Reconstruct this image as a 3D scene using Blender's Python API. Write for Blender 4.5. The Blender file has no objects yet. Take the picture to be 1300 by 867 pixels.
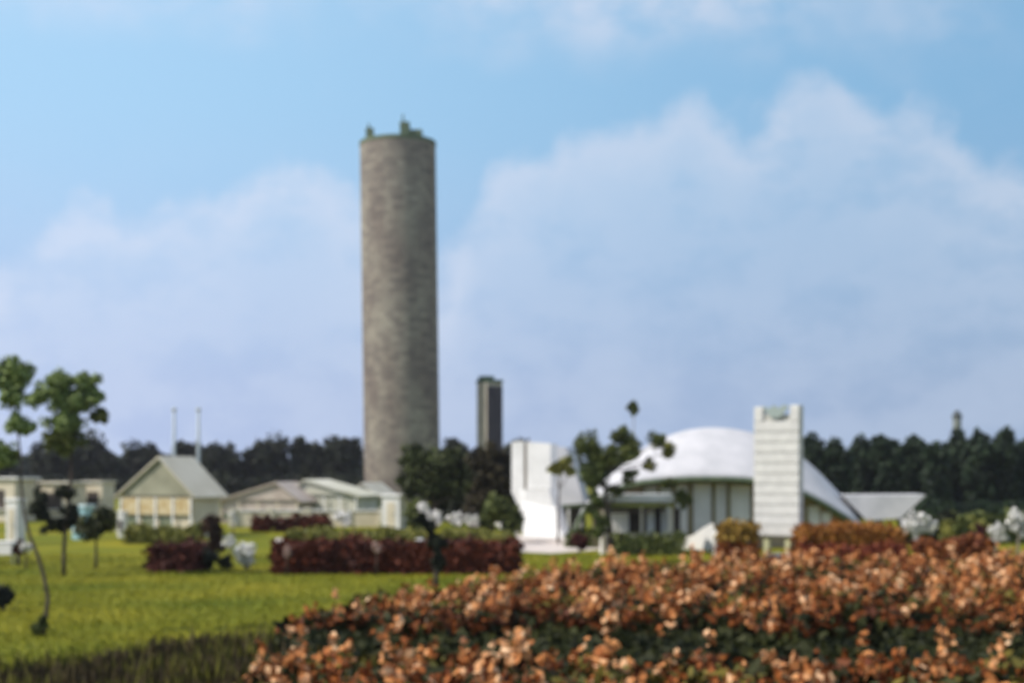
import bpy, math, random
import numpy as np
from mathutils import Vector

random.seed(7)
rng = np.random.default_rng(11)
scene = bpy.context.scene
R = math.radians

# ------------------------------------------------------------------ camera
CAM_H = 3.0
FPX = 1805.6            # focal length in pixels of the 1300 px wide photograph
HOR = 600.0             # height of the horizon in the photograph
cam_d = bpy.data.cameras.new("camera")
cam = bpy.data.objects.new("camera", cam_d)
scene.collection.objects.link(cam)
cam.location = (0, 0, CAM_H)
cam.rotation_euler = (R(90), 0, 0)
cam_d.lens = 50
cam_d.sensor_width = 36
cam_d.shift_y = (HOR - 433.5) / 1300.0
cam_d.clip_start = 0.1
cam_d.clip_end = 6000
# the photograph is soft all over: the lens is focused much too near
cam_d.dof.use_dof = True
cam_d.dof.focus_distance = 2.0
cam_d.dof.aperture_fstop = 5.4
scene.camera = cam

# ------------------------------------------------------------------ light
SUN_EL = R(46)
SUN_V = Vector((-0.95, -0.32, 0)).normalized() * math.cos(SUN_EL) + Vector((0, 0, math.sin(SUN_EL)))
sun_d = bpy.data.lights.new("sun", 'SUN')
sun_d.energy = 4.5
sun_d.angle = R(0.6)
sun_d.color = (1.0, 0.93, 0.84)
sun = bpy.data.objects.new("sun", sun_d)
scene.collection.objects.link(sun)
sun.rotation_euler = (-SUN_V).to_track_quat('-Z', 'Y').to_euler()
sun.location = (-40, -10, 60)

scene.view_settings.view_transform = 'Standard'
scene.view_settings.look = 'None'
scene.view_settings.exposure = 0.0
scene.view_settings.gamma = 1.0
scene.view_settings.use_curve_mapping = False
scene.render.engine = 'CYCLES'
scene.cycles.use_denoising = True
scene.cycles.max_bounces = 5
scene.cycles.caustics_reflective = False
scene.cycles.caustics_refractive = False

world = bpy.data.worlds.new("World")
scene.world = world
world.use_nodes = True
nt = world.node_tree
nt.nodes.clear()
N = nt.nodes.new
L = nt.links.new

def wmath(op, a, b=None, c=None, clamp=False):
    n = N('ShaderNodeMath'); n.operation = op; n.use_clamp = clamp
    for i, v in enumerate((a, b, c)):
        if v is None: continue
        if isinstance(v, (int, float)): n.inputs[i].default_value = v
        else: L(v, n.inputs[i])
    return n.outputs[0]

def wmix(fac, a, b, mode='MIX'):
    n = N('ShaderNodeMix'); n.data_type = 'RGBA'; n.blend_type = mode
    for idx, v in ((0, fac), (6, a), (7, b)):
        if isinstance(v, (int, float)): n.inputs[idx].default_value = v
        elif isinstance(v, tuple): n.inputs[idx].default_value = (*v, 1)
        else: L(v, n.inputs[idx])
    return n.outputs[2]

def wsmooth(v, lo, hi):
    n = N('ShaderNodeMapRange'); n.interpolation_type = 'SMOOTHSTEP'
    L(v, n.inputs[0])
    n.inputs[1].default_value = lo; n.inputs[2].default_value = hi
    n.inputs[3].default_value = 0; n.inputs[4].default_value = 1
    return n.outputs[0]

SKY_STRENGTH = 0.085
sky = N('ShaderNodeTexSky')
sky.sky_type = 'NISHITA'
sky.sun_disc = False
sky.sun_elevation = SUN_EL
sky.sun_rotation = math.atan2(SUN_V.x, SUN_V.y)
sky.altitude = 50
sky.air_density = 1.2
sky.dust_density = 2.0
sky.ozone_density = 2.0
tc = N('ShaderNodeTexCoord')
sep = N('ShaderNodeSeparateXYZ'); L(tc.outputs['Generated'], sep.inputs[0])
az = wmath('ARCTAN2', sep.outputs[0], sep.outputs[1])
el = wmath('ARCSINE', sep.outputs[2])
# cloud billows: noise in direction space
nz = N('ShaderNodeTexNoise'); nz.inputs['Scale'].default_value = 22; nz.inputs['Detail'].default_value = 5
nz.inputs['Roughness'].default_value = 0.55
L(tc.outputs['Generated'], nz.inputs['Vector'])
nz2 = N('ShaderNodeTexNoise'); nz2.inputs['Scale'].default_value = 9; nz2.inputs['Detail'].default_value = 3
L(tc.outputs['Generated'], nz2.inputs['Vector'])
nzc = wmath('SUBTRACT', nz.outputs[0], 0.5)
# top edge of the cumulus bank as a curve over azimuth
azn = wmath('MULTIPLY_ADD', az, 1 / 0.8, 0.5, clamp=True)
fc = N('ShaderNodeFloatCurve')
L(azn, fc.inputs['Value'])
edge_pts = [(-80, 380), (0, 345), (60, 310), (130, 258), (165, 275), (230, 250), (290, 240), (345, 205), (385, 222), (440, 265),
            (500, 330), (560, 345), (590, 300), (622, 225), (655, 190), (700, 172), (760, 152), (820, 152), (880, 130), (915, 150), (955, 150),
            (1000, 128), (1045, 112), (1090, 132), (1130, 160), (1170, 168), (1210, 190), (1250, 220), (1300, 235), (1380, 270)]
cm = fc.mapping.curves[0]
def cpt(px, py):
    return ((math.atan((px - 650) / FPX)) / 0.8 + 0.5, math.atan((HOR - py) / FPX) / 0.5)
while len(cm.points) > 2: cm.points.remove(cm.points[1])
cm.points[0].location = (0.0, 0.25)
cm.points[1].location = (1.0, 0.3)
for p in edge_pts:
    cm.points.new(*cpt(*p))
fc.mapping.update()
edge = wmath('MULTIPLY', fc.outputs[0], 0.5)
nzb = wmath('SUBTRACT', nz2.outputs[0], 0.5)
d = wmath('SUBTRACT', wmath('MULTIPLY_ADD', nzb, 0.05, wmath('MULTIPLY_ADD', nzc, 0.075, edge)), el)
dpos = wmath('MAXIMUM', d, 0.0)
fall = wmath('POWER', 2.718, wmath('MULTIPLY', dpos, -20.0))
bank = wmath('MULTIPLY', wsmooth(d, -0.009, 0.024), wmath('MULTIPLY_ADD', fall, 0.80, 0.20))
nz3 = N('ShaderNodeTexNoise'); nz3.inputs['Scale'].default_value = 15; nz3.inputs['Detail'].default_value = 6; nz3.inputs['Roughness'].default_value = 0.6
mp3 = N('ShaderNodeMapping'); mp3.inputs['Scale'].default_value = (1, 1, 1.6); mp3.inputs['Location'].default_value = (3.1, 0.4, 1.7)
L(tc.outputs['Generated'], mp3.inputs[0]); L(mp3.outputs[0], nz3.inputs['Vector'])
puff = wsmooth(nz3.outputs[0], 0.30, 0.66)
bank = wmath('MULTIPLY', bank, wmath('MULTIPLY_ADD', puff, 0.75, 0.50, clamp=True))
# thin high cloud above
ht = wsmooth(wmath('MULTIPLY_ADD', wmath('SUBTRACT', nz2.outputs[0], 0.5), 0.16, el), 0.265, 0.345)
hz = wmath('MULTIPLY', ht, wmath('MULTIPLY_ADD', puff, 0.8, 0.1))
low = wmath('SUBTRACT', 1.0, wsmooth(el, 0.0, 0.27))
skyc = N('ShaderNodeVectorMath'); skyc.operation = 'SCALE'
L(sky.outputs[0], skyc.inputs[0]); skyc.inputs['Scale'].default_value = SKY_STRENGTH
# brighter towards the sun on the left, cooler to the right
side = wsmooth(az, -0.42, 0.42)
CLEAR_L = (0.44, 0.72, 1.0); CLEAR_R = (0.24, 0.48, 0.74)
clear = wmix(side, CLEAR_L, CLEAR_R)
zen = wsmooth(el, 0.33, 0.65)
base = wmix(wmath('MULTIPLY_ADD', zen, -0.85, 0.92), skyc.outputs[0], clear)
LOW_L = (0.47, 0.55, 0.83); LOW_R = (0.30, 0.40, 0.59)
base = wmix(wmath('MULTIPLY', low, 0.85), base, wmix(side, LOW_L, LOW_R))
CL_L = (0.68, 0.77, 0.95); CL_R = (0.58, 0.67, 0.82)
cloud = wmix(side, CL_L, CL_R)
base = wmix(wmath('MULTIPLY', low, wmath('MULTIPLY', puff, 0.30)), base, cloud)
col = wmix(bank, base, cloud)
col = wmix(hz, col, cloud)
bg = N('ShaderNodeBackground'); bg.inputs['Strength'].default_value = 1.0
L(col, bg.inputs['Color'])
out = N('ShaderNodeOutputWorld'); L(bg.outputs[0], out.inputs['Surface'])

# ------------------------------------------------------------------ helpers
def P(px, py, Y):
    """world point seen at photo pixel (px, py) at distance Y"""
    return np.array(((px - 650) / FPX * Y, Y, CAM_H + (HOR - py) / FPX * Y))
def GY(py): return CAM_H * FPX / (py - HOR)
def mpp(Y): return Y / FPX

MATS = {}
def mat(name, color, rough=0.7, color2=None, scale=3.0, bump=0.0, metallic=0.0, spec=0.3, island=False, color3=None, detail=4.0):
    if name in MATS: return MATS[name]
    m = bpy.data.materials.new(name); m.use_nodes = True
    t = m.node_tree; b = t.nodes['Principled BSDF']
    b.inputs['Roughness'].default_value = rough
    b.inputs['Metallic'].default_value = metallic
    b.inputs['Specular IOR Level'].default_value = spec
    b.inputs['Base Color'].default_value = (*color, 1)
    if color2 is not None:
        tcn = t.nodes.new('ShaderNodeTexCoord')
        nn = t.nodes.new('ShaderNodeTexNoise'); nn.inputs['Scale'].default_value = scale; nn.inputs['Detail'].default_value = detail
        t.links.new(tcn.outputs['Object'], nn.inputs['Vector'])
        rp = t.nodes.new('ShaderNodeValToRGB')
        rp.color_ramp.elements[0].color = (*color, 1); rp.color_ramp.elements[1].color = (*color2, 1)
        if island:
            g = t.nodes.new('ShaderNodeNewGeometry')
            mx = t.nodes.new('ShaderNodeMath'); mx.operation = 'MULTIPLY_ADD'
            t.links.new(g.outputs['Random Per Island'], mx.inputs[0]); mx.inputs[1].default_value = 0.6
            m2 = t.nodes.new('ShaderNodeMath'); m2.operation = 'MULTIPLY_ADD'
            t.links.new(nn.outputs[0], m2.inputs[0]); m2.inputs[1].default_value = 1.2; m2.inputs[2].default_value = -0.4
            t.links.new(m2.outputs[0], mx.inputs[2])
            t.links.new(mx.outputs[0], rp.inputs[0])
            rp.color_ramp.elements[0].position = 0.1; rp.color_ramp.elements[1].position = 0.95
        else:
            t.links.new(nn.outputs[0], rp.inputs[0])
            rp.color_ramp.elements[0].position = 0.32; rp.color_ramp.elements[1].position = 0.68
        if color3 is not None:
            e = rp.color_ramp.elements.new(0.55); e.color = (*color3, 1)
        t.links.new(rp.outputs[0], b.inputs['Base Color'])
        if bump:
            bp = t.nodes.new('ShaderNodeBump'); bp.inputs['Strength'].default_value = bump; bp.inputs['Distance'].default_value = 0.05
            t.links.new(nn.outputs[0], bp.inputs['Height']); t.links.new(bp.outputs[0], b.inputs['Normal'])
    MATS[name] = m
    return m

def leafmat(name, c1, c2, scale=1.5, c3=None):
    return mat(name, c1, 0.65, c2, scale, island=True, spec=0.2, color3=c3, detail=2.0)

ORG = {}
def tag(o, label=None, cat=None, group=None, kind=None):
    if label: o['label'] = label
    if cat: o['category'] = cat
    if group: o['group'] = group
    if kind: o['kind'] = kind
    return o
def thing(name, label, cat, loc, group=None):
    o = bpy.data.objects.new(name, None)
    scene.collection.objects.link(o)
    o.empty_display_size = 0.3
    o.location = tuple(float(v) for v in loc)
    ORG[o.name] = np.array(loc, float)
    return tag(o, label, cat, group)

def rotz_pts(p, c, a):
    p = np.asarray(p, float).copy()
    ca, sa = math.cos(a), math.sin(a)
    x = p[:, 0] - c[0]; y = p[:, 1] - c[1]
    p[:, 0] = c[0] + x * ca - y * sa; p[:, 1] = c[1] + x * sa + y * ca
    return p

class MB:
    def __init__(s): s.v = []; s.f = []; s.n = 0
    def add(s, v, f):
        v = np.asarray(v, float)
        s.v.append(v)
        for q in f: s.f.append(tuple(int(i) + s.n for i in q))
        s.n += len(v); return s
    def box(s, c, size, rz=0.0, bev=0.0, pivot=None):
        cx, cy, cz = c; x, y, z = [k / 2 for k in size]
        b = min(bev, x * .9, y * .9, z * .9) if bev else 0
        if not b:
            v = [(-x, -y, -z), (x, -y, -z), (x, y, -z), (-x, y, -z), (-x, -y, z), (x, -y, z), (x, y, z), (-x, y, z)]
            f = [(0, 3, 2, 1), (4, 5, 6, 7), (0, 1, 5, 4), (1, 2, 6, 5), (2, 3, 7, 6), (3, 0, 4, 7)]
        else:
            ring = [(-x + b, -y), (x - b, -y), (x, -y + b), (x, y - b), (x - b, y), (-x + b, y), (-x, y - b), (-x, -y + b)]
            ins = [(-x + b, -y + b), (x - b, -y + b), (x - b, -y + b), (x - b, y - b), (x - b, y - b), (-x + b, y - b), (-x + b, y - b), (-x + b, -y + b)]
            v = [(p[0], p[1], -z + b) for p in ring] + [(p[0], p[1], z - b) for p in ring] + \
                [(i[0], i[1], z) for i in (ins[0], ins[1], ins[3], ins[5])] + [(i[0], i[1], -z) for i in (ins[0], ins[1], ins[3], ins[5])]
            f = [(i, (i + 1) % 8, 8 + (i + 1) % 8, 8 + i) for i in range(8)]
            T = 16; B = 20
            f += [(8, 9, T + 1, T), (9, 10, T + 1), (10, 11, T + 2, T + 1), (11, 12, T + 2), (12, 13, T + 3, T + 2), (13, 14, T + 3), (14, 15, T, T + 3), (15, 8, T), (T, T + 1, T + 2, T + 3)]
            f += [(1, 0, B, B + 1), (2, 1, B + 1), (3, 2, B + 1, B + 2), (4, 3, B + 2), (5, 4, B + 2, B + 3), (6, 5, B + 3), (7, 6, B + 3, B), (0, 7, B), (B + 3, B + 2, B + 1, B)]
        v = np.array(v, float) + np.array((cx, cy, cz))
        if rz: v = rotz_pts(v, pivot if pivot is not None else (cx, cy), rz)
        return s.add(v, f)
    def tube(s, pts, rad, seg=8, cap=True):
        pts = [np.asarray(p, float) for p in pts]
        n = len(pts)
        if isinstance(rad, (int, float)): rad = [rad] * n
        V = []
        for i, p in enumerate(pts):
            dvec = pts[min(i + 1, n - 1)] - pts[max(i - 1, 0)]
            dvec = dvec / (np.linalg.norm(dvec) + 1e-9)
            up = np.array((0, 0, 1.0)) if abs(dvec[2]) < 0.9 else np.array((1.0, 0, 0))
            a = np.cross(up, dvec); a /= np.linalg.norm(a); b = np.cross(dvec, a)
            for k in range(seg):
                t = 2 * math.pi * k / seg
                V.append(p + rad[i] * (math.cos(t) * a + math.sin(t) * b))
        F = []
        for i in range(n - 1):
            for k in range(seg):
                k2 = (k + 1) % seg
                F.append((i * seg + k, i * seg + k2, (i + 1) * seg + k2, (i + 1) * seg + k))
        if cap:
            F.append(tuple(range(seg))[::-1]); F.append(tuple((n - 1) * seg + k for k in range(seg)))
        return s.add(V, F)
    def lathe(s, c, prof, seg=24):
        V = []; F = []
        for (r, z) in prof:
            for k in range(seg):
                t = 2 * math.pi * k / seg
                V.append((c[0] + r * math.cos(t), c[1] + r * math.sin(t), c[2] + z))
        for i in range(len(prof) - 1):
            for k in range(seg):
                k2 = (k + 1) % seg
                F.append((i * seg + k, i * seg + k2, (i + 1) * seg + k2, (i + 1) * seg + k))
        F.append(tuple(range(seg))[::-1]); F.append(tuple((len(prof) - 1) * seg + k for k in range(seg)))
        return s.add(V, F)
    def prism(s, outline, y0, y1, rz=0, pivot=None):
        """outline: (x, z) list, extruded from y0 to y1"""
        n = len(outline)
        v = np.array([(x, y0, z) for x, z in outline] + [(x, y1, z) for x, z in outline], float)
        if rz: v = rotz_pts(v, pivot, rz)
        f = [tuple(range(n)), tuple(range(2 * n - 1, n - 1, -1))] + [(i, n + i, n + (i + 1) % n, (i + 1) % n) for i in range(n)]
        return s.add(v, f)
    def quads(s, C, A, B):
        """C centres, A and B half axes (n,3)"""
        n = len(C)
        v = np.empty((n, 4, 3)); v[:, 0] = C - A; v[:, 1] = C + B * 0.9; v[:, 2] = C + A; v[:, 3] = C - B * 0.9
        s.v.append(v.reshape(-1, 3))
        idx = (np.arange(n * 4).reshape(n, 4) + s.n)
        s.f.extend(map(tuple, idx.tolist())); s.n += n * 4
        return s
    def build(s, name, m, parent=None, smooth=False, origin=None):
        V = np.concatenate([np.asarray(a, float).reshape(-1, 3) for a in s.v])
        if parent is not None:
            root = parent
            while root.parent is not None: root = root.parent
            o0 = ORG.get(root.name, np.zeros(3))
        else:
            o0 = np.array(origin, float) if origin is not None else np.zeros(3)
        V = V - o0
        me = bpy.data.meshes.new(name)
        me.from_pydata(V.tolist(), [], s.f)
        me.materials.append(m)
        if smooth:
            me.polygons.foreach_set('use_smooth', [True] * len(me.polygons))
        me.update()
        o = bpy.data.objects.new(name, me)
        scene.collection.objects.link(o)
        if parent is not None: o.parent = parent
        else:
            o.location = tuple(float(q) for q in o0); ORG[o.name] = o0
        return o

def unit(a): return a / (np.linalg.norm(a, axis=1, keepdims=True) + 1e-9)
def leaves(mb, C, out, size, aspect=1.6, bias=0.7):
    """scatter leaf quads at C, facing roughly out"""
    n = len(C)
    nrm = unit(out * bias + unit(rng.normal(size=(n, 3))) )
    t = unit(np.cross(nrm, rng.normal(size=(n, 3))))
    b = np.cross(nrm, t)
    sz = (size * rng.uniform(0.6, 1.4, n))[:, None] * 0.5
    mb.quads(C, t * sz * aspect, b * sz)
def blob_leaves(mb, c, r, count, size, clumps=None, lower=1.0):
    """an uneven crown lobe: clumps round an ellipsoid, leaves round each clump"""
    c = np.asarray(c, float); r = np.asarray(r, float)
    k = clumps or max(16, int(count / 60))
    dirs = unit(rng.normal(size=(k, 3)))
    rad = rng.uniform(0.10, 1.0, (k, 1)) ** 0.6
    cc = c + dirs * r * rad * 0.82
    cc[:, 2] = np.maximum(cc[:, 2], c[2] - r[2] * lower)
    cr = (r.min() * rng.uniform(0.34, 0.6, k))
    w = rng.integers(0, k, count)
    d_ = unit(rng.normal(size=(count, 3)))
    p = cc[w] + d_ * (cr[w] * rng.uniform(0.5, 1.05, count))[:, None]
    leaves(mb, p, d_, size)

# ------------------------------------------------------------------ materials
BARK = mat('bark', (0.06, 0.045, 0.04), 0.9, (0.11, 0.085, 0.07), 9, bump=0.6)
PALEBARK = mat('pale_bark', (0.16, 0.13, 0.11), 0.9, (0.26, 0.22, 0.18), 9, bump=0.5)
LF_DARK = leafmat('dark_leaves', (0.012, 0.014, 0.012), (0.040, 0.048, 0.024), 0.7)
LF_WOOD = leafmat('wood_leaves', (0.010, 0.018, 0.011), (0.035, 0.060, 0.026), 0.5)
LF_MID = leafmat('mid_leaves', (0.10, 0.14, 0.05), (0.30, 0.38, 0.13), 2)
LF_OLIVE = leafmat('olive_leaves', (0.035, 0.050, 0.016), (0.16, 0.18, 0.05), 1.5)
LF_YELLOW = leafmat('yellow_leaves', (0.10, 0.11, 0.025), (0.28, 0.26, 0.06), 2)
LF_RED = leafmat('maroon_leaves', (0.030, 0.009, 0.006), (0.13, 0.030, 0.012), 0.7)
LF_MAR = leafmat('brown_maroon_leaves', (0.04, 0.014, 0.016), (0.11, 0.03, 0.028), 1.5)
LF_RUST = leafmat('rust_leaves', (0.16, 0.035, 0.012), (0.34, 0.12, 0.03), 1.2)
LF_GOLD = leafmat('gold_leaves', (0.19, 0.10, 0.018), (0.32, 0.21, 0.04), 2)
LF_WHITE = leafmat('white_petals', (0.30, 0.32, 0.20), (0.88, 0.86, 0.84), 3, c3=(0.80, 0.78, 0.76))
PETAL = leafmat('salmon_petals', (0.30, 0.08, 0.015), (0.88, 0.60, 0.36), 1.9, c3=(0.58, 0.25, 0.085))
RUSTP = leafmat('rust_petals', (0.12, 0.026, 0.007), (0.44, 0.14, 0.03), 0.9)
WHITE = mat('white_paint', (0.66, 0.65, 0.63), 0.7, (0.80, 0.79, 0.77), 1.2)
SHELLM = mat('white_shell', (0.48, 0.48, 0.50), 0.75, (0.60, 0.59, 0.61), 1.3)
CREAM = mat('cream_canvas', (0.58, 0.51, 0.38), 0.8, (0.70, 0.63, 0.50), 1.5)
GREENFAS = mat('green_fascia', (0.07, 0.10, 0.055), 0.6, (0.12, 0.15, 0.08), 3)
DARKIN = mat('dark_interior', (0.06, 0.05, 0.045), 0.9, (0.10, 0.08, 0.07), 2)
GREY = mat('grey_metal', (0.42, 0.45, 0.45), 0.5, (0.5, 0.52, 0.52), 4)
GLASS = mat('dark_glass', (0.05, 0.06, 0.07), 0.15, spec=0.6)

# ------------------------------------------------------------------ ground
def sheet(name, pts, z, m, kind='structure', label=None, cat=None):
    mb = MB(); mb.add([(x, y, z) for x, y in pts], [tuple(range(len(pts)))])
    o = mb.build(name, m); tag(o, label, cat, kind=kind); return o

GRASS = mat('lawn_green', (0.10, 0.125, 0.006), 0.95, (0.23, 0.205, 0.012), 0.22, spec=0.1, detail=8.0)
mbg = MB()
gx = np.linspace(-1, 1, 61); gy = np.linspace(0, 1, 61)
xs = np.sign(gx) * (np.abs(gx) ** 1.8) * 620; ys = -60 + (gy ** 2.0) * 700
V = [(x, y, 0.0) for y in ys for x in xs]
F = [(j * 61 + i, j * 61 + i + 1, (j + 1) * 61 + i + 1, (j + 1) * 61 + i) for j in range(60) for i in range(60)]
mbg.add(V, F)
gnd = mbg.build('ground', GRASS); tag(gnd, kind='structure')

def inpoly(pts, poly):
    x, y = pts[:, 0], pts[:, 1]; ins = np.zeros(len(pts), bool); n = len(poly)
    for i in range(n):
        x1, y1 = poly[i]; x2, y2 = poly[(i + 1) % n]
        c = ((y1 > y) != (y2 > y)) & (x < (x2 - x1) * (y - y1) / (y2 - y1 + 1e-12) + x1)
        ins ^= c
    return ins
SOIL = mat('bed_soil', (0.035, 0.022, 0.014), 0.95, (0.07, 0.045, 0.03), 4, bump=0.5)
bed_poly = [(-3.9, 9), (-3.8, 13.9), (-2.9, 15.6), (-3.4, 19.5), (-3.9, 23.6), (-2.5, 27.4), (0.9, 33.6), (5.2, 38.0), (18, 39.5), (18, 9)]
strip_poly = [(-4.2, 22.6), (-6.7, 18.4), (-9.5, 14.2), (-9.5, 9), (-4.0, 9), (-3.95, 13.9), (-3.05, 15.6), (-3.55, 19.5), (-3.7, 21.5)]
sheet('bed_soil', bed_poly, 0.004, SOIL)
sheet('border_soil', strip_poly, 0.008, SOIL)
PATHM = mat('pale_path', (0.55, 0.48, 0.44), 0.9, (0.66, 0.60, 0.56), 2)
pp = [(P(x, y, GY(y))[0], GY(y)) for x, y in [(640, 699), (700, 702), (770, 697), (850, 694), (895, 689), (910, 682), (895, 678), (860, 684), (790, 688), (735, 690), (690, 688), (655, 688)]]
sheet('path', pp, 0.004, PATHM)
pp = [(P(x, y, GY(y))[0], GY(y)) for x, y in [(350, 689), (480, 688), (640, 689), (640, 684), (480, 683), (350, 683)]]
sheet('garden_walk', pp, 0.004, PATHM)

# grass blades over the near lawn
def haze():
    o = MB().box((0, 290, 20.5), (1260, 720, 43)).build('haze', MATS.setdefault('haze_air', bpy.data.materials.new('haze_air')))
    m = MATS['haze_air']; m.use_nodes = True; t = m.node_tree; t.nodes.clear()
    vp = t.nodes.new('ShaderNodeVolumePrincipled'); vp.inputs['Color'].default_value = (.86, .84, .96, 1)
    vp.inputs['Density'].default_value = 0.0002; vp.inputs['Anisotropy'].default_value = 0.2
    ou = t.nodes.new('ShaderNodeOutputMaterial'); t.links.new(vp.outputs[0], ou.inputs['Volume'])
    tag(o, 'thin pale bluish summer haze over the whole garden', 'haze', kind='stuff')
haze()
def grass_blades():
    n = 60000
    Y = rng.uniform(16, 52, n); X = rng.uniform(-0.40, 0.12, n) * Y
    p = np.stack([X, Y], 1)
    keep = ~inpoly(p, bed_poly) & ~inpoly(p, strip_poly)
    p = p[keep]; n = len(p)
    h = rng.uniform(0.03, 0.09, n)
    C = np.stack([p[:, 0], p[:, 1], h * 0.5], 1)
    A = np.stack([rng.normal(0, .03, n), rng.normal(0, .03, n), h * 0.5], 1)
    a = rng.uniform(0, math.pi, n)
    B = np.stack([np.cos(a), np.sin(a), np.zeros(n)], 1) * 0.02
    mb = MB().quads(C, A, B)
    o = mb.build('grass', leafmat('grass_blades', (0.10, 0.125, 0.006), (0.25, 0.235, 0.016), 0.22))
    tag(o, 'short olive green grass growing over the lawn', 'grass', kind='stuff')
grass_blades()

# ------------------------------------------------------------------ far background
def far_wood():
    mb = MB()
    for i in range(150):
        a = -0.62 + 1.24 * i / 149
        Y = 330 + random.uniform(-15, 15)
        hh = random.uniform(5.5, 7.5)
        blob_leaves(mb, (math.tan(a) * Y, Y, hh * 0.5), (4.5, 4, hh * 0.55), 300, 1.0, lower=0.9)
    o = mb.build('far_wood', LF_WOOD)
    tag(o, 'distant dark wood along the horizon behind everything', 'wood', kind='stuff')
far_wood()

def tree(name, label, cat, foot, Y, trunk, blobs, leaf, m, size=0.3, dens=1.0, tr=0.15, bark=None, group=None, pads=False, limbs=True, lower=1.0, drad=None, swell=1.0):
    """trunk: pixel points from the foot up; blobs: (px, py, rx, ry[, material]) in pixels at distance Y"""
    k = mpp(Y)
    base = P(foot[0], foot[1], Y); base[2] = 0.0
    root = thing(name, label, cat, base, group)
    tp = [base] + [P(x, y, Y) for x, y in trunk]
    n = len(tp)
    mb = MB()
    mb.tube(tp, [tr * (1.25 - 0.8 * i / max(1, n - 1)) for i in range(n)], 8)
    cr = MB()
    for bI, bl in enumerate(blobs):
        cx, cy, rx, ry = bl[:4]; rx *= swell; ry *= swell
        off = random.uniform(-0.5, 0.5) * rx * k * (0.6 if len(blobs) > 1 else 0)
        c = P(cx, cy, Y); c[1] += off
        dr = (drad or 0.85) * rx * k
        if limbs:
            # a limb from the nearest trunk point towards the lobe
            q = min(tp[1:], key=lambda t: np.linalg.norm(t - c) + (2.0 if t[2] > c[2] else 0))
            if np.linalg.norm(q - c) > 0.25:
                mid = (q + c) / 2 + np.array((0, 0, -0.08 * np.linalg.norm(q - c)))
                mb.tube([q, mid, c], [tr * .5, tr * .36, tr * .15], 6, cap=False)
            for tw in range(6):
                e_ = c + np.array((random.uniform(-.8, .8) * rx * k, random.uniform(-.6, .6) * rx * k, random.uniform(-.2, .9) * ry * k))
                mb.tube([c - np.array((0, 0, ry * k * .4)), (c + e_) / 2, e_], [tr * .16, tr * .1, tr * .04], 4, cap=False)
        vol = rx * ry * k * k
        cnt = int(dens * 30 * vol / (size * size)) + 120
        tgt = MB() if pads else cr
        blob_leaves(tgt, c, (rx * k, dr, ry * k), cnt, size, lower=lower)
        if pads: tgt.build('leaf_pad', bl[4] if len(bl) > 4 else m, root)
    mb.build('trunk', bark or BARK, root, smooth=True)
    if not pads: cr.build('crown', m, root)
    return root

GL = 'dark trees in the row behind the tents'
YL = 190
k = mpp(YL)
left_row = [
    (93, 580, 58, 34, 'wide domed dark tree behind the cloud pruned trees at far left'),
    (3, 592, 18, 26, 'dark tree cut by the left edge behind the white stall roof'),
    (183, 588, 30, 25, 'low dark tree just left of the gabled marquee peak'),
    (238, 584, 20, 25, 'narrow dark tree between the two pale poles'),
    (282, 587, 28, 26, 'dark tree right of the pale poles above the marquee eave'),
    (334, 583, 31, 34, 'tall round dark tree above the pinkish tent'),
    (393, 585, 24, 31, 'round dark tree above the pale green tent'),
    (436, 583, 25, 33, 'dark tree touching the left side of the big tower'),
    (576, 578, 22, 26, 'dark green tree between the big tower and the small tower'),
    (655, 580, 26, 22, 'dark tree top showing over the white sculptural tower'),
    (140, 594, 16, 18, 'lowest dark tree between the domed tree and the marquee'),
]
for (cx, cy, rx, ry, lab) in left_row:
    bl = [(cx, cy, rx * 0.92, ry * 0.95)]
    for j in range(6):
        bl.append((cx + random.uniform(-.45, .45) * rx, cy + random.uniform(-.30, .5) * ry, rx * 0.6, ry * 0.6))
    tree('round_tree', lab, 'tree', (cx, 0), YL + random.uniform(-6, 6), [(cx, 612), (cx, cy)], bl, None, LF_DARK, size=0.5, dens=1.0, tr=0.3, group=GL, swell=1.12)

# the right-hand wood: trees side by side
YR = 112
right_row = [(1030, 556, 22), (1062, 560, 20), (1096, 556, 22), (1128, 553, 20), (1160, 556, 20), (1188, 561, 18), (1213, 551, 20),
             (1243, 552, 20), (1276, 548, 22), (1308, 552, 22)]
rlab = ['dark green tree directly right of the panelled pylon', 'dark tree above the right slope of the shell roof',
        'dark tree above the left end of the low white canopy', 'dark tree above the middle of the low white canopy',
        'dark tree above the right tip of the low white canopy', 'lower dark tree in the dip left of the distant chimney',
        'dark tree right under the distant chimney', 'dark tree just right of the distant chimney',
        'tallest dark tree near the right edge', 'dark tree cut off by the right edge of the photo']
for (cx, top, rx), lab in zip(right_row, rlab):
    h = 652 - top
    bl = []
    for j in range(9):
        fy = j / 8
        bl.append((cx + random.uniform(-.35, .35) * rx, top + 12 + fy * (h - 22), rx * random.uniform(.7, .95), 15))
    tree('tall_dense_tree', lab, 'tree', (cx, 0), YR + random.uniform(-4, 4), [(cx, 640), (cx, top + 20)], bl, None, LF_WOOD, size=0.34, dens=1.0, tr=0.22, group='dense trees on the right', limbs=False, swell=1.15)

# distant chimney
def chimney():
    b = P(1215, 600, 165); b[2] = 0
    r = thing('chimney_stack', 'small distant grey chimney rising over the right hand trees', 'chimney', b)
    h = P(1215, 531, 165)[2]
    MB().lathe(b, [(0.62, 0), (0.48, h - .6), (0.48, h)], 16).build('shaft', mat('chimney_grey', (0.16, 0.18, 0.17), 0.9, (0.22, 0.24, 0.22), 1), r, smooth=True)
    MB().lathe(b + np.array((0, 0, h)), [(0.58, 0.003), (0.58, 0.45), (0.30, 0.5), (0.30, 0.9)], 16).build('cap', mat('chimney_dark', (0.10, 0.11, 0.11), 0.9), r)
chimney()

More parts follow.
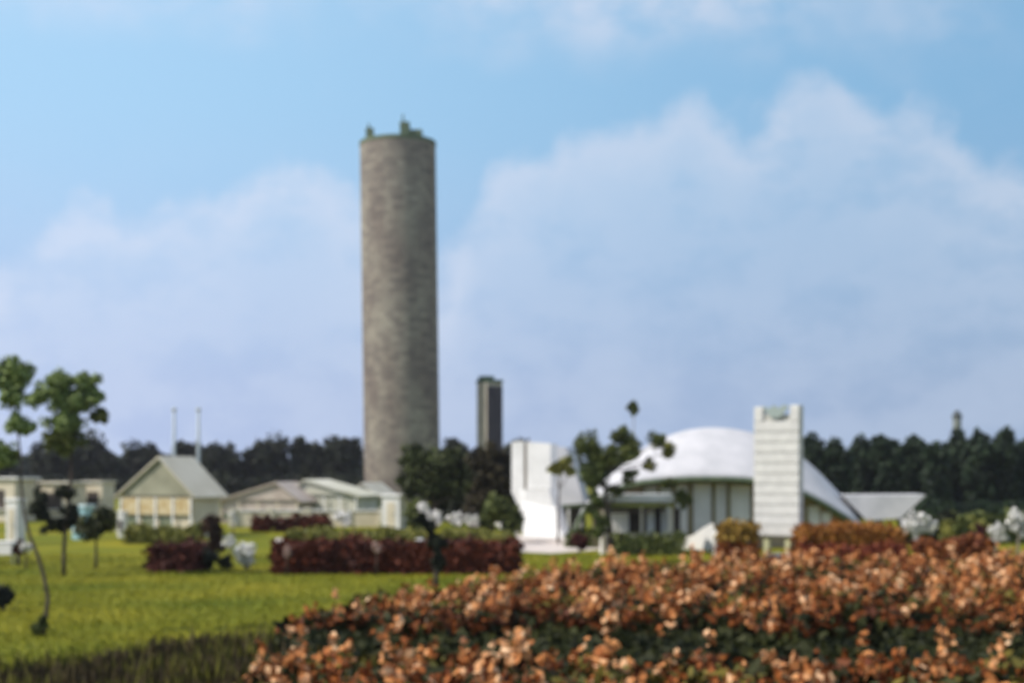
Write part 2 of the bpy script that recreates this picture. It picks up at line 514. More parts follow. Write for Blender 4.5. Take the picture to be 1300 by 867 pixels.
# ------------------------------------------------------------------ towers
def brick_mat(name, c1, c2, mortar, sc, stain):
    m = bpy.data.materials.new(name); m.use_nodes = True
    t = m.node_tree; b = t.nodes['Principled BSDF']; b.inputs['Roughness'].default_value = 0.9
    tcn = t.nodes.new('ShaderNodeTexCoord'); mp = t.nodes.new('ShaderNodeMapping')
    t.links.new(tcn.outputs['UV'], mp.inputs[0])
    br = t.nodes.new('ShaderNodeTexBrick'); t.links.new(mp.outputs[0], br.inputs['Vector'])
    br.inputs['Scale'].default_value = sc
    br.inputs['Color1'].default_value = (*c1, 1); br.inputs['Color2'].default_value = (*c2, 1); br.inputs['Mortar'].default_value = (*mortar, 1)
    br.inputs['Mortar Size'].default_value = 0.012; br.inputs['Brick Width'].default_value = 0.9; br.inputs['Row Height'].default_value = 0.45
    nn = t.nodes.new('ShaderNodeTexNoise'); nn.inputs['Scale'].default_value = 0.35; nn.inputs['Detail'].default_value = 6; nn.inputs['Roughness'].default_value = .65
    m9 = t.nodes.new('ShaderNodeMapping'); m9.inputs['Scale'].default_value = (1, 1, .3); t.links.new(tcn.outputs['Object'], m9.inputs[0]); t.links.new(m9.outputs[0], nn.inputs['Vector'])
    rp = t.nodes.new('ShaderNodeValToRGB'); rp.color_ramp.elements[0].position = .36; rp.color_ramp.elements[1].position = .64
    rp.color_ramp.elements[0].color = (*stain, 1); rp.color_ramp.elements[1].color = (1, 1, 1, 1)
    t.links.new(nn.outputs[0], rp.inputs[0])
    mx = t.nodes.new('ShaderNodeMix'); mx.data_type = 'RGBA'; mx.blend_type = 'MULTIPLY'; mx.inputs[0].default_value = 1
    t.links.new(br.outputs[0], mx.inputs[6]); t.links.new(rp.outputs[0], mx.inputs[7])
    t.links.new(mx.outputs[2], b.inputs['Base Color'])
    bp = t.nodes.new('ShaderNodeBump'); bp.inputs['Strength'].default_value = 0.5; bp.inputs['Distance'].default_value = 0.04
    t.links.new(br.outputs['Fac'], bp.inputs['Height']); bp.invert = True
    t.links.new(bp.outputs[0], b.inputs['Normal'])
    return m
CONC = brick_mat('tower_blocks', (0.35, 0.32, 0.26), (0.22, 0.195, 0.17), (0.13, 0.11, 0.10), 0.9, (0.60, 0.54, 0.57))

def big_tower():
    Y = 150; kk = mpp(Y)
    b = P(511, 600, Y); b[2] = 0
    rr = 48 * kk; H = P(505, 170, Y - rr)[2] - .4
    r = thing('tower', 'huge tall cylindrical tower of mottled grey brown blocks', 'tower', b)
    seg = 64; nz_ = 40
    V = []; F = []
    for j in range(nz_ + 1):
        for i in range(seg):
            t = 2 * math.pi * i / seg
            V.append((b[0] + rr * math.cos(t), b[1] + rr * math.sin(t), H * j / nz_))
    for j in range(nz_):
        for i in range(seg):
            i2 = (i + 1) % seg
            F.append((j * seg + i, j * seg + i2, (j + 1) * seg + i2, (j + 1) * seg + i))
    o = MB().add(V, F).build('wall', CONC, r, smooth=True)
    uv = o.data.uv_layers.new(name='UVMap')
    circ = 2 * math.pi * rr
    for p in o.data.polygons:
        i = p.index % seg; j = p.index // seg
        uu = (i / seg * circ, (i + 1) / seg * circ, (i + 1) / seg * circ, i / seg * circ)
        vv = (j * H / nz_, j * H / nz_, (j + 1) * H / nz_, (j + 1) * H / nz_)
        for q, li in enumerate(p.loop_indices): uv.data[li].uv = (uu[q], vv[q])
    RIM = mat('tower_rim', (0.10, 0.14, 0.09), 0.9, (0.16, 0.19, 0.12), 1)
    c = b + np.array((0, 0, H))
    MB().lathe(c, [(rr - .3, -0.1), (rr + .04, 0.003), (rr + .05, 0.38), (rr - .10, 0.42), (rr - .35, 0.40)], 64).build('rim', RIM, r)
    MB().box(c + np.array((-2.8, -1.4, 1.1)), (0.8, 0.8, 1.0), bev=.04).tube([c + np.array((-2.9, -1.4, 1.5)), c + np.array((-2.9, -1.4, 2.1))], .1).build('vent_box', RIM, r)
    MB().box(c + np.array((0.9, -1.8, 1.3)), (1.0, 1.2, 1.5), bev=.05).box(c + np.array((2.0, -1.6, 0.95)), (1.4, 1.0, 0.7), bev=.05).build('roof_hut', RIM, r)
    MB().tube([c + np.array((0.7, -1.8, 2.0)), c + np.array((0.7, -1.8, 2.9))], .09).build('mast', RIM, r)
    r.rotation_euler = (0, R(-0.75), 0)
big_tower()

def small_tower():
    Y = 150; kk = mpp(Y)
    b = P(621.5, 600, Y); b[2] = 0
    H = P(621, 486, Y)[2]; s_ = 1.98
    r = thing('tower', 'small rectangular tower with painted shade on its front and a narrow pale side behind trees', 'tower', b)
    D = mat('tower_pale_blocks', (0.40, 0.36, 0.30), 0.9, (0.52, 0.47, 0.39), 1.2, bump=.3)
    MB().box(b + np.array((0, 0, H / 2)), (s_, s_, H), R(33), bev=.04).build('wall', D, r)
    SHADE = mat('painted_shade', (0.045, 0.040, 0.055), 0.7, (0.075, 0.065, 0.08), 1.0)  # dark slab paints in the shade of the front face; the wall is pale
    MB().box(b + np.array((0, -s_ / 2 - .05, H / 2 - .2)), (s_ - .1, .095, H - .4), R(33), pivot=(b[0], b[1])).build('front_shade_slab', SHADE, r)
    G2 = mat('tower_cap_green', (0.07, 0.11, 0.08), 0.9, (0.10, 0.15, 0.10), 2)
    x = b[0]
    o = MB(); o.box(b + np.array((0, 0, H + .153)), (s_ + .15, s_ + .15, .3), R(33), bev=.04)
    o.box(b + np.array((-.35, 0, H + .5)), (s_ * .6, s_ * .7, .4), R(33), bev=.05)
    o.build('cap', G2, r)
small_tower()

# ------------------------------------------------------------------ left marquee and tents
def gable_tent(name, label, cat, px0, px1, ypeak, yeave, Y, depth, rz, roofm, wallm, frontm, fascia=None, inner=None, peak=0.5, group=None):
    kk = mpp(Y)
    c = P((px0 + px1) / 2, 600, Y); c[2] = 0
    W = (px1 - px0) * kk / max(math.cos(rz), .3)
    ze = P(0, yeave, Y)[2]; zp = P(0, ypeak, Y)[2]
    r = thing(name, label, cat, c, group)
    x0, x1 = c[0] - W / 2, c[0] + W / 2; xp = x0 + W * peak
    y0, y1 = Y - depth / 2, Y + depth / 2
    pv = (c[0], c[1])
    MB().prism([(x0 + .12, 0), (x1 - .12, 0), (x1 - .12, ze), (x0 + .12, ze)], y0 + .15, y1 - .15, rz, pv).build('wall', wallm, r)
    # roof: two thick slopes
    th = 0.07
    o = .18
    MB().prism([(x0 - o, ze - .06), (xp, zp), (x1 + o, ze - .06), (x1 + o, ze - .06 - th), (xp, zp - th - .03), (x0 - o, ze - .06 - th)], y0 - .15, y1 + .15, rz, pv).build('roof', roofm, r)
    MB().prism([(x0 + .1, ze + .004), (x1 - .1, ze + .004), (xp, zp - th - .06)], y0 + .02, y0 + .08, rz, pv).build('gable', inner or wallm, r)
    if fascia is not None:
        hf = 0.32
        MB().prism([(x0 + .05, ze - .9), (x1 - .05, ze - .9), (x1 - .05, ze - .9 + hf + .45), (x0 + .05, ze - .9 + hf + .45)], y0 - .02, y0 + .04, rz, pv).build('fascia', fascia, r)
    n = 4
    for i in range(n + 1):
        fr = MB()
        xx = x0 + .12 + (W - .24) * i / n
        fr.prism([(xx - .05, 0), (xx + .05, 0), (xx + .05, ze - .1), (xx - .05, ze - .1)], y0 - .06, y0 - .021, rz, pv)
        fr.build('post', frontm, r)
    for i in range(n):
        op = MB()
        xa = x0 + .12 + (W - .24) * i / n + .12; xb = x0 + .12 + (W - .24) * (i + 1) / n - .12
        if i == n - 1: continue
        op.prism([(xa, .25), (xb, .25), (xb, max(.6, ze - 1.0)), (xa, max(.6, ze - 1.0))], y0 + .10, y0 + .147, rz, pv)
        op.build('opening', DARKG, r)
    return r
DARKG = mat('sage_screen', (0.12, 0.15, 0.10), 0.8, (0.20, 0.22, 0.15), 2)
OCHRE = mat('ochre_banner', (0.46, 0.33, 0.15), 0.8, (0.62, 0.53, 0.34), 3)
PINKISH = mat('pinkish_canvas', (0.46, 0.38, 0.33), 0.85, (0.56, 0.48, 0.42), 1.0)
PALEG = mat('pale_green_canvas', (0.48, 0.47, 0.36), 0.85, (0.64, 0.62, 0.53), 0.8)
ROOFC = mat('pale_canvas_roof', (0.52, 0.48, 0.38), 0.8, (0.64, 0.60, 0.50), 0.8)
GABG = mat('grey_gable', (0.24, 0.235, 0.17), 0.9, (0.36, 0.35, 0.26), 1)
gable_tent('marquee', 'large pale gabled marquee with ochre band under the two poles', 'marquee', 166, 270, 579, 628, 68, 2.4, R(-24), ROOFC, CREAM, WHITE, fascia=OCHRE, inner=GABG, peak=.56)
gable_tent('tent', 'low pinkish beige tent right of the gabled marquee', 'tent', 288, 394, 611, 634, 86, 3, R(-14), PINKISH, PINKISH, CREAM, inner=PINKISH, peak=.72, group='low tents before the tree row')
gable_tent('tent', 'low pale green tent left of the foot of the big tower', 'tent', 384, 470, 608, 627, 88, 4, R(-14), PALEG, PALEG, WHITE, inner=PALEG, peak=.2, group='low tents before the tree row')
gable_tent('tent', 'low pale tent with olive side at the foot of the big tower', 'tent', 452, 492, 612, 629, 92, 3.5, R(-14), ROOFC, LFW if False else mat('olive_canvas', (0.30, 0.31, 0.14), 0.9, (0.38, 0.38, 0.2), 1), CREAM, inner=PALEG, peak=.5, group='low tents before the tree row')

def garden_wall():
    Y = 79; x0, x1 = P(296, 0, Y)[0], P(486, 0, Y)[0]; h = P(0, 649, Y)[2]
    r = thing('garden_wall', 'low cream garden wall running in front of the low tents', 'wall', ((x0 + x1) / 2, Y, 0)); r['kind'] = 'thing'
    MB().box(((x0 + x1) / 2, Y, h / 2), (x1 - x0, .25, h), bev=.02).build('wall_face', CREAM, r)
    MB().box(((x0 + x1) / 2, Y, h + .043), (x1 - x0 + .1, .36, .08), bev=.02).build('coping', WHITE, r)
    for i in range(5):
        x = x0 + (x1 - x0) * i / 4
        MB().box((x, Y - .04, h / 2 + .09), (.4, .42, h + .18), bev=.02).build('pier', ROOFC, r)
garden_wall()
def pole(px, ytop, Y, label):
    b = P(px, 600, Y); b[2] = 0; h = P(px, ytop, Y)[2]
    r = thing('tall_pole', label, 'pole', b, 'pale poles by the marquee')
    sh = MB().tube([b, b + np.array((0, 0, h * .6)), b + np.array((0, 0, h))], [.11, .09, .07], 10).build('shaft', mat('pole_paint', (0.42, 0.47, 0.50), .5), r, smooth=True)
    MB().lathe(b + np.array((0, 0, h)), [(.085, 0.003), (.13, .05), (.13, .13), (.05, .2)], 10).build('finial', GREY, sh)
    MB().box(b + np.array((0, 0, .06)), (.5, .5, .12), bev=.02).build('base_plate', GREY, r)
pole(221, 522, 73, 'left one of the two pale poles behind the marquee')
pole(252, 522, 73, 'right one of the two pale poles behind the marquee')

def stall(label, px0, px1, ytop, ybot, Y, m, roofm, cat='stall', name='stall', group='small stalls at the left', closed=False):
    kk = mpp(Y); c = P((px0 + px1) / 2, 600, Y); c[2] = 0
    W = (px1 - px0) * kk; H = P(0, ytop, Y)[2]
    r = thing(name, label, cat, c, group)
    D = min(W, 2.4); a = R(-18)
    MB().box(c + np.array((0, 0, H * .46)), (W * .86, D * .86, H * .92), a, bev=.02).build('wall', m, r)
    MB().box(c + np.array((0, 0, H * .92 + .075)), (W, D, .14), a, bev=.03).build('roof', roofm, r)
    if closed:
        MB().box(c + np.array((0, -D * .43 - .012, H * .42)), (W * .4, .03, H * .7), a, pivot=(c[0], c[1])).build('door', CREAM, r)
        MB().box(c + np.array((W * .13, -D * .43 - .045, H * .42)), (.04, .035, .14), a, pivot=(c[0], c[1])).build('handle', GREY, bpy.data.objects[r.children[-1].name]); return r
    MB().box(c + np.array((0, -D * .43 - .012, H * .5)), (W * .5, .03, H * .4), a, bev=.0, pivot=(c[0], c[1])).build('counter_opening', DARKIN, r)
    co = r.children[-1]
    MB().box(c + np.array((0, -D * .43 - .12, H * .28)), (W * .6, .22, .05), a, pivot=(c[0], c[1])).build('counter', WHITE, co)
stall('long white roofed stall cut by the left edge of the photo', -40, 44, 604, 0, 88, CREAM, WHITE)
stall('beige flat stall between the first pruned tree and the globe tree', 58, 104, 610, 0, 90, CREAM, ROOFC)
stall('small cream stall left of the marquee', 110, 142, 609, 0, 92, CREAM, ROOFC)
stall('light blue kiosk behind the small globe tree', 94, 117, 641, 0, 64, mat('light_blue_paint', (0.30, 0.50, 0.55), .6, (0.36, .56, .60), 2), mat('pale_blue_roof', (.5, .64, .66), .6))
stall('narrow white box kiosk behind the crooked cloud pruned tree', 10, 30, 632, 0, 60, WHITE, WHITE, closed=True)
stall('plain white square kiosk at the foot of the big tower', 487, 515, 627, 0, 76, WHITE, WHITE, closed=True, group='white kiosks')
stall('small pale kiosk left of the marquee wall behind the globe tree', 150, 161, 650, 0, 66, WHITE, WHITE, group='white kiosks')

def table(px, py, Y, w, label):
    b = P(px, 600, Y); b[2] = 0
    r = thing('garden_table', label, 'table', b)
    MB().box(b + np.array((0, 0, .72)), (w, .7, .05), R(-10), bev=.01).build('tabletop', WHITE, r)
    MB().box(b + np.array((0, 0, .50)), (w - .04, .66, .39), R(-10), bev=.02).build('cloth', WHITE, r)
    for sx in (-1, 1):
        for sy in (-1, 1):
            MB().tube([b + np.array((sx * (w / 2 - .12), sy * .22, 0)), b + np.array((sx * (w / 2 - .12), sy * .22, .31))], .025).build('leg', GREY, r)
table(5, 705, 47, 0.95, 'white covered garden table at the left edge of the lawn')

# ------------------------------------------------------------------ white sculptural tower
def sculpt_tower():
    Y = 64; kk = mpp(Y)
    b = P(688, 600, Y); b[2] = 0
    r = thing('white_tower', 'tall white sculptural tower with flaring slide shaped base', 'tower', b)
    def o2(pts): return [(P(x, y, Y)[0], max(0, P(x, y, Y)[2])) for x, y in pts]
    # upper panel
    pv = (b[0], Y)
    MB().prism(o2([(652, 561), (668, 560), (668, 634), (661, 632), (652, 626)]), Y - .5, Y + .5, R(-20), pv).build('side_panel', WHITE, r)
    MB().prism(o2([(668.8, 562), (672.2, 562), (672.2, 634), (668.8, 634)]), Y - .35, Y + .42, R(-20), pv).build('joint_strip', mat('tan_strip', (.50, .42, .34), .8), r)
    MB().prism(o2([(673, 561), (704, 563), (704, 620), (673, 620)]), Y - .5, Y + .5, R(-20), pv).build('main_panel', WHITE, r)
    # flaring base as a swept sheet
    lo = [(657, 628), (663, 640), (669, 653), (675, 668), (680, 685)]
    hi = [(705, 620.5), (709, 638), (714, 653), (719, 668), (724, 685)]
    MB().prism(o2(lo + hi[::-1] + [(673, 620.5), (673, 634.5), (661, 632.5)]), Y - .8, Y + .42, R(-20), pv).build('flared_base', WHITE, r)
    V = []
    for (xa, xb, py_, yf) in ((661, 704, 622, -.52), (664, 708, 637, -.75), (668, 713, 652, -1.15), (673, 719, 667, -1.75), (678, 728, 684, -2.5)):
        for x_, yy in ((xa, yf), (xb, yf), (xb, .3), (xa, .3)):
            q = P(x_, py_, Y); V.append((q[0], Y + yy, max(q[2], .21)))
    F = [(i * 4 + a_, i * 4 + (a_ + 1) % 4, (i + 1) * 4 + (a_ + 1) % 4, (i + 1) * 4 + a_) for i in range(4) for a_ in range(4)] + [(0, 3, 2, 1), (16, 17, 18, 19)]
    MB().add(rotz_pts(V, pv, R(-12)), F).build('sloping_foot', WHITE, r)
    MB().box(P(702, 690, Y) * np.array((1, 1, 0)) + np.array((0, -.8, .1)), (3.2, 4.2, .2), R(-20), bev=.03).build('plinth', mat('plinth_pink', (.60, .55, .52), .8), r)
sculpt_tower()

def sail_pavilion():
    Y = 69
    b = P(724, 600, Y); b[2] = 0
    r = thing('sail_pavilion', 'white curved sail roofed pavilion right of the sculptural tower', 'pavilion', b)
    def o2(pts): return [(P(x, y, Y)[0], max(0, P(x, y, Y)[2])) for x, y in pts]
    MB().prism(o2([(703, 566), (721, 568), (728, 583), (735, 604), (740, 621), (745, 638), (702, 641)]), Y - 1, Y + 1.5, R(-10), (b[0], Y)).build('sail_roof', SHELLM, r)
    MB().prism(o2([(703, 641.2), (743, 638.5), (744, 642), (703, 645)]), Y - 1.05, Y + 1.55, R(-10), (b[0], Y)).build('fascia', GREENFAS, r)
    MB().prism(o2([(706, 645.5), (740, 642.5), (740, 679), (706, 679)]), Y - .6, Y + 1.2, R(-10), (b[0], Y)).build('wall', DARKIN, r)
    for x in (706, 722, 738):
        MB().tube([P(x, 679, Y - 1) * np.array((1, 1, 0)), P(x, 646, Y - 1)], .06).build('post', WHITE, r)
sail_pavilion()

# ------------------------------------------------------------------ shell pavilion
def shell_pavilion():
    Yf, Yr, Yb = 56.0, 61.0, 68.0
    b = P(915, 600, Yr); b[2] = 0
    r = thing('shell_pavilion', 'wide white shell roofed pavilion with arched front', 'pavilion', b)
    rim = [(722, 700), (732, 662), (748, 636), (775, 618), (812, 608), (860, 603.5), (905, 602.5), (955, 605), (1000, 614), (1030, 626), (1060, 643), (1088, 664), (1108, 700)]
    top = [(728, 684), (742, 646), (760, 618), (785, 596), (815, 570), (860, 549), (905, 542.5), (955, 549), (1000, 568), (1030, 590), (1060, 620), (1086, 649), (1106, 680)]
    # resample densely
    def res(pts, n):
        t = np.linspace(0, len(pts) - 1, n); i = np.arange(len(pts))
        # smooth interpolation (Catmull-Rom)
        pts = np.array(pts, float); out = []
        for q in t:
            k0 = min(int(q), len(pts) - 2); f = q - k0
            p0 = pts[max(k0 - 1, 0)]; p1 = pts[k0]; p2 = pts[k0 + 1]; p3 = pts[min(k0 + 2, len(pts) - 1)]
            out.append(0.5 * ((2 * p1) + (-p0 + p2) * f + (2 * p0 - 5 * p1 + 4 * p2 - p3) * f * f + (-p0 + 3 * p1 - 3 * p2 + p3) * f ** 3))
        return out
    n = 61
    rm = res(rim, n); tp = res(top, n)
    NV = 22; th = 0.12
    V = []; F = []
    for i in range(n):
        s_ = abs(i / (n - 1) * 2 - 1)
        A = P(rm[i][0], rm[i][1], Yf + 1.5 * s_ ** 2); A[2] = max(A[2], 0.0)
        B = P(tp[i][0], tp[i][1], Yr); B[2] = max(B[2], 0.05)
        C = B.copy(); C[1] = Yb - 1.5 * s_ ** 2; C[2] = A[2] * .9
        C[0] = B[0] * 1.0
        for j in range(NV + 1):
            v = j / NV
            if v < .5:
                w = v / .5; e = math.sin(w * math.pi / 2)
                p = np.array((A[0] + (B[0] - A[0]) * w, A[1] + (B[1] - A[1]) * w, A[2] + (B[2] - A[2]) * e))
            else:
                w = (v - .5) / .5; e = 1 - math.cos(w * math.pi / 2)
                p = np.array((B[0] + (C[0] - B[0]) * w, B[1] + (C[1] - B[1]) * w, B[2] + (C[2] - B[2]) * e))
            V.append(p)
    m_ = NV + 1; nn = n * m_
    V2 = [p + np.array((0, 0, -th)) for p in V]
    for i in range(n - 1):
        for j in range(NV):
            a = i * m_ + j
            F.append((a, a + m_, a + m_ + 1, a + 1)); F.append((nn + a, nn + a + 1, nn + a + m_ + 1, nn + a + m_))
    for i in range(n - 1):
        a = i * m_; F.append((a, nn + a, nn + a + m_, a + m_))
        a = i * m_ + NV; F.append((a, a + m_, nn + a + m_, nn + a))
    for j in range(NV):
        F.append((j, j + 1, nn + j + 1, nn + j)); a = (n - 1) * m_ + j; F.append((a, nn + a, nn + a + 1, a + 1))
    shl = MB().add(V + V2, F).build('shell_roof', SHELLM, r, smooth=True)
    rb = [V[i * m_] + np.array((0, -.03, -.19)) for i in range(n)]
    MB().tube(rb, .105, 8).build('rim_beam', GREENFAS, shl, smooth=True)
    # facade under the arch
    Yw = 57.0
    def zr(px):
        q = np.interp(px, [p[0] for p in rm], [p[1] for p in rm]); return P(0, q, Yf)[2] - .35
    back = MB()
    xs_ = np.linspace(752, 1076, 40)
    ol = [(P(x, 0, Yw)[0], zr(x) + .25) for x in xs_]
    back.prism([(ol[0][0], 0)] + ol[:0] + [(ol[-1][0], 0)] + ol[::-1], Yw, Yw + .1).build('back_wall', mat('brown_wall', (.34, .26, .17), .8, (.46, .37, .26), 1), r)
    wp = [(818, 834), (838, 852), (858, 873), (880, 903), (908, 922), (927, 952), (1026, 1040), (1043, 1055)]
    for x0, x1 in wp:
        a, c2 = P(x0, 0, Yw)[0], P(x1, 0, Yw)[0]; zt = min(zr(x0), zr(x1))
        MB().prism([(a, .12), (c2, .12), (c2, zt), (a, zt)], Yw - .08, Yw - .003).build('white_panel', WHITE, r)
    for x in (816, 836, 855, 876, 905.5, 924.5, 957, 1023, 1060):
        a = P(x, 0, Yw)[0]
        MB().box((a, Yw - .12, (zr(x) + .1) / 2), (.09, .14, zr(x) + .1)).build('column', mat('olive_column', (.26, .23, .12), .7), r)
    MB().box((P(915, 0, 60)[0], 61, .06), (10.5, 6.5, .12)).build('floor_slab', mat('slab', (.4, .38, .35), .9), r)
shell_pavilion()

def front_kiosk():
    Y = 53.5; kk = mpp(Y)
    b = P(806, 600, Y); b[2] = 0
    r = thing('flat_kiosk', 'low flat roofed white kiosk before the shell pavilion behind trees', 'kiosk', b)
    def bx(x0, x1, y0, y1, ya, yb): 
        A = P(x0, y1, Y); B = P(x1, y0, Y)
        return ((A[0] + B[0]) / 2, (ya + yb) / 2, (max(A[2], 0) + B[2]) / 2), (B[0] - A[0], yb - ya, B[2] - max(A[2], 0))
    def add(nm, x0, x1, y0, y1, ya, yb, m, bev=.01):
        c, s_ = bx(x0, x1, y0, y1, ya, yb); MB().box(c, s_, bev=bev).build(nm, m, r)
    add('roof', 760, 852, 627, 636, Y - 1.0, Y + 1.2, WHITE)
    add('fascia', 762, 852, 638, 643, Y - .9, Y + 1.1, mat('olive_trim', (.30, .30, .10), .8))
    add('back_wall', 766, 848, 643.3, 701, Y + .5, Y + .6, DARKIN)
    for x0, x1 in ((775, 799), (822, 832), (840, 848)):
        add('wall_panel', x0, x1, 648, 699, Y + .2, Y + .45, WHITE)
    add('doorway', 853, 863, 645, 699, Y - .2, Y + .3, DARKIN)
    for x in (764, 812, 850):
        add('post', x - 1.5, x + 1.5, 643.4, 701, Y - .85, Y - .75, CREAM, .0)
    add('counter', 768, 846, 677, 681, Y - .5, Y - .1, CREAM)
front_kiosk()

def low_canopy():
    Y = 60; 
    b = P(1118, 600, Y); b[2] = 0
    r = thing('inverted_canopy', 'low white upturned canopy at the right foot of the shell pavilion', 'canopy', b)
    def o2(pts): return [(P(x, y, Y)[0], max(0, P(x, y, Y)[2])) for x, y in pts]
    MB().prism(o2([(1066, 628), (1167, 627), (1137, 656), (1096, 659)]), Y - 1.6, Y + 1.6, R(-8), (b[0], Y)).build('canopy_roof', SHELLM, r)
    MB().tube([P(1116, 690, Y) * np.array((1, 1, 0)), P(1116, 657, Y)], .2, 12).build('column', WHITE, r)
    MB().prism(o2([(1137.5, 657), (1168, 627.3), (1171, 630), (1140, 660)]), Y - 1.5, Y + 1.5, R(-8), (b[0], Y)).build('edge_beam', GREENFAS, r)
low_canopy()

# ------------------------------------------------------------------ panelled pylon
def pylon():
    Y = 50; kk = mpp(Y); a = R(-33)
    b = P(988.5, 600, Y); b[2] = 0
    r = thing('sign_pylon', 'tall white panelled pylon on two legs before the shell roof', 'pylon', b)
    W = 1.68; D = .42
    zb = P(0, 680, Y)[2]; zt = P(0, 535, Y)[2]; ztop = P(0, 516, Y)[2]
    pv = (b[0], b[1])
    body = mat('pylon_core', (.50, .49, .45), .8)
    MB().box(b + np.array((0, 0, (zb + zt) / 2)), (W - .05, D - .06, zt - zb), a).build('core', body, r)
    n = 11; h = (zt - zb) / n
    PW = mat('pylon_white', (.60, .59, .57), .7, (.70, .69, .66), 3)
    pan = MB()
    for i in range(n):
        z = zb + h * (i + .5)
        MB().box(b + np.array((0, -.012, z)), (W, D, h - .032), a, bev=.01, pivot=pv).build('panel', PW, r)
    # head: two uprights, crossbar and a grey winged emblem between them
    for sx, hh in ((-1, ztop), (1, ztop + .03)):
        x = sx * (W / 2 - .17)
        MB().box(b + np.array((x, 0, (zt + hh) / 2 + .003)), (.34, D, hh - zt), a, bev=.02, pivot=pv).build('head_post', PW, r)
    cb = MB().box(b + np.array((0, 0, zt + .12)), (W - .70, D * .6, .24), a, pivot=pv).build('crossbar', body, r)
    EM = mat('emblem_grey', (.32, .38, .36), .5)
    w0 = W / 2 - .36; zc = zt + .16
    outl = [(-w0, zc + .38), (-w0 * .5, zc + .30), (-w0 * .15, zc + .42), (w0 * .2, zc + .30), (w0 * .6, zc + .42), (w0, zc + .36), (w0 * .6, zc + .10), (w0 * .2, zc - .04), (-w0 * .3, zc - .03), (-w0 * .7, zc + .15)]
    MB().prism([(b[0] + x, z) for x, z in outl], b[1] - .26, b[1] - .22, a, pv).build('emblem', EM, cb)
    for sx in (-.42, .38):
        MB().box(b + np.array((sx, 0, zb / 2 + .06)), (.20, .22, zb - .12), a, bev=.01, pivot=pv).build('leg', mat('leg_cream', (.50, .50, .30), .8), r)
    MB().box(b + np.array((.35, -.2, .09)), (1.1, .8, .18), a, bev=.03, pivot=pv).build('plinth', mat('plinth_pink', (.60, .55, .52), .8), r)
pylon()

def bollard(px, ytop, Y, label):
    b = P(px, 600, Y); b[2] = 0; h = P(0, ytop, Y)[2]
    r = thing('garden_bollard', label, 'bollard', b, 'white bollards along the path')
    MB().lathe(b, [(.15, 0), (.13, .03), (.12, h * .8), (.14, h * .82), (.14, h - .04), (.08, h)], 14).build('post', WHITE, r, smooth=True)
    MB().lathe(b + np.array((0, 0, 0)), [(.18, 0), (.18, .02)], 14).build('foot_ring', GREY, r)
bollard(910, 675, 50, 'white bollard standing left of the panelled pylon')
bollard(766, 668, 53, 'white bollard by the path left of the flat kiosk')
bollard(533, 683, 45, 'pale bollard behind the dark slim conifer')

def white_arch():
    Y = 55
    b = P(898, 600, Y); b[2] = 0
    r = thing('curved_wall', 'low pale curved wall at the end of the path by the shell pavilion', 'wall', b)
    pts = [(858, 2.2), (872, 1.4), (884, .8), (895, .3), (905, 0), (915, -.1)]
    hs = [.30, .40, .55, .85, 1.05, .8]
    V = []; F = []
    for (x, dy), h in zip(pts, hs):
        p = P(x, 0, Y)
        V += [(p[0], Y + dy, 0), (p[0], Y + dy, h), (p[0], Y + dy + .2, h), (p[0], Y + dy + .2, 0)]
    for i in range(len(pts) - 1):
        for k_ in range(4):
            k2 = (k_ + 1) % 4; F.append((i * 4 + k_, i * 4 + k2, (i + 1) * 4 + k2, (i + 1) * 4 + k_))
    F += [(0, 1, 2, 3), (23, 22, 21, 20)]
    MB().add(V, F).build('wall_face', WHITE, r)
white_arch()

# ------------------------------------------------------------------ hedges and beds
def hedge(name, label, cat, px0, px1, ytop, Y, depth, m, top_m=None, size=.13, group=None, dens=1.0, rough=.08, top_h=.16):
    kk = mpp(Y); x0 = P(px0, 0, Y)[0]; x1 = P(px1, 0, Y)[0]; H = P(0, ytop, Y)[2] - .13
    c = np.array(((x0 + x1) / 2, Y + depth / 2, 0))
    r = thing(name, label, cat, c, group)
    W = x1 - x0
    def shell(z0, z1, mm, nm, top=True, core=True):
        mb = MB()
        aF = W * (z1 - z0); aS = depth * (z1 - z0); aT = W * depth
        den = dens * 2.6 / (size * size)
        parts = []
        for a_, kind in ((aF, 'f'), (aF * .6, 'b'), (aS, 'l'), (aS, 'r'), (aT if top else 0, 't')):
            n = int(a_ * den); 
            if n < 1: continue
            u = rng.uniform(0, 1, n); v = rng.uniform(0, 1, n); j = rng.normal(0, rough, n)
            z = z0 + v * (z1 - z0)
            if kind == 'f': p = np.stack([x0 + u * W, Y + j, z], 1); nn = np.array((0, -1, 0))
            elif kind == 'b': p = np.stack([x0 + u * W, Y + depth + j, z], 1); nn = np.array((0, 1, 0))
            elif kind == 'l': p = np.stack([x0 + j, Y + u * depth, z], 1); nn = np.array((-1, 0, 0))
            elif kind == 'r': p = np.stack([x1 + j, Y + u * depth, z], 1); nn = np.array((1, 0, 0))
            else: p = np.stack([x0 + u * W, Y + v * depth, z1 + j], 1); nn = np.array((0, 0, 1))
            # undulating top
            p[:, 2] += 0.05 * np.sin(p[:, 0] * 2.3) * (p[:, 2] / H) + 0.04 * np.sin(p[:, 0] * 5.1 + 1) * (p[:, 2] / H)
            p[:, 2] = np.maximum(p[:, 2], .02)
            leaves(mb, p, np.repeat(nn[None, :].astype(float), n, 0), size, bias=.5)
        if core: mb.box(((x0 + x1) / 2, Y + depth / 2, (z0 + z1) / 2 - .04), (W - .12, depth - .12, z1 - z0 - .08))
        mb.build(nm, mm, r)
    if top_m is None: shell(0, H, m, 'foliage')
    else:
        shell(0, H - top_h, m, 'foliage', top=False)
        shell(H - top_h, H, top_m, 'top_growth', core=True)
    return r
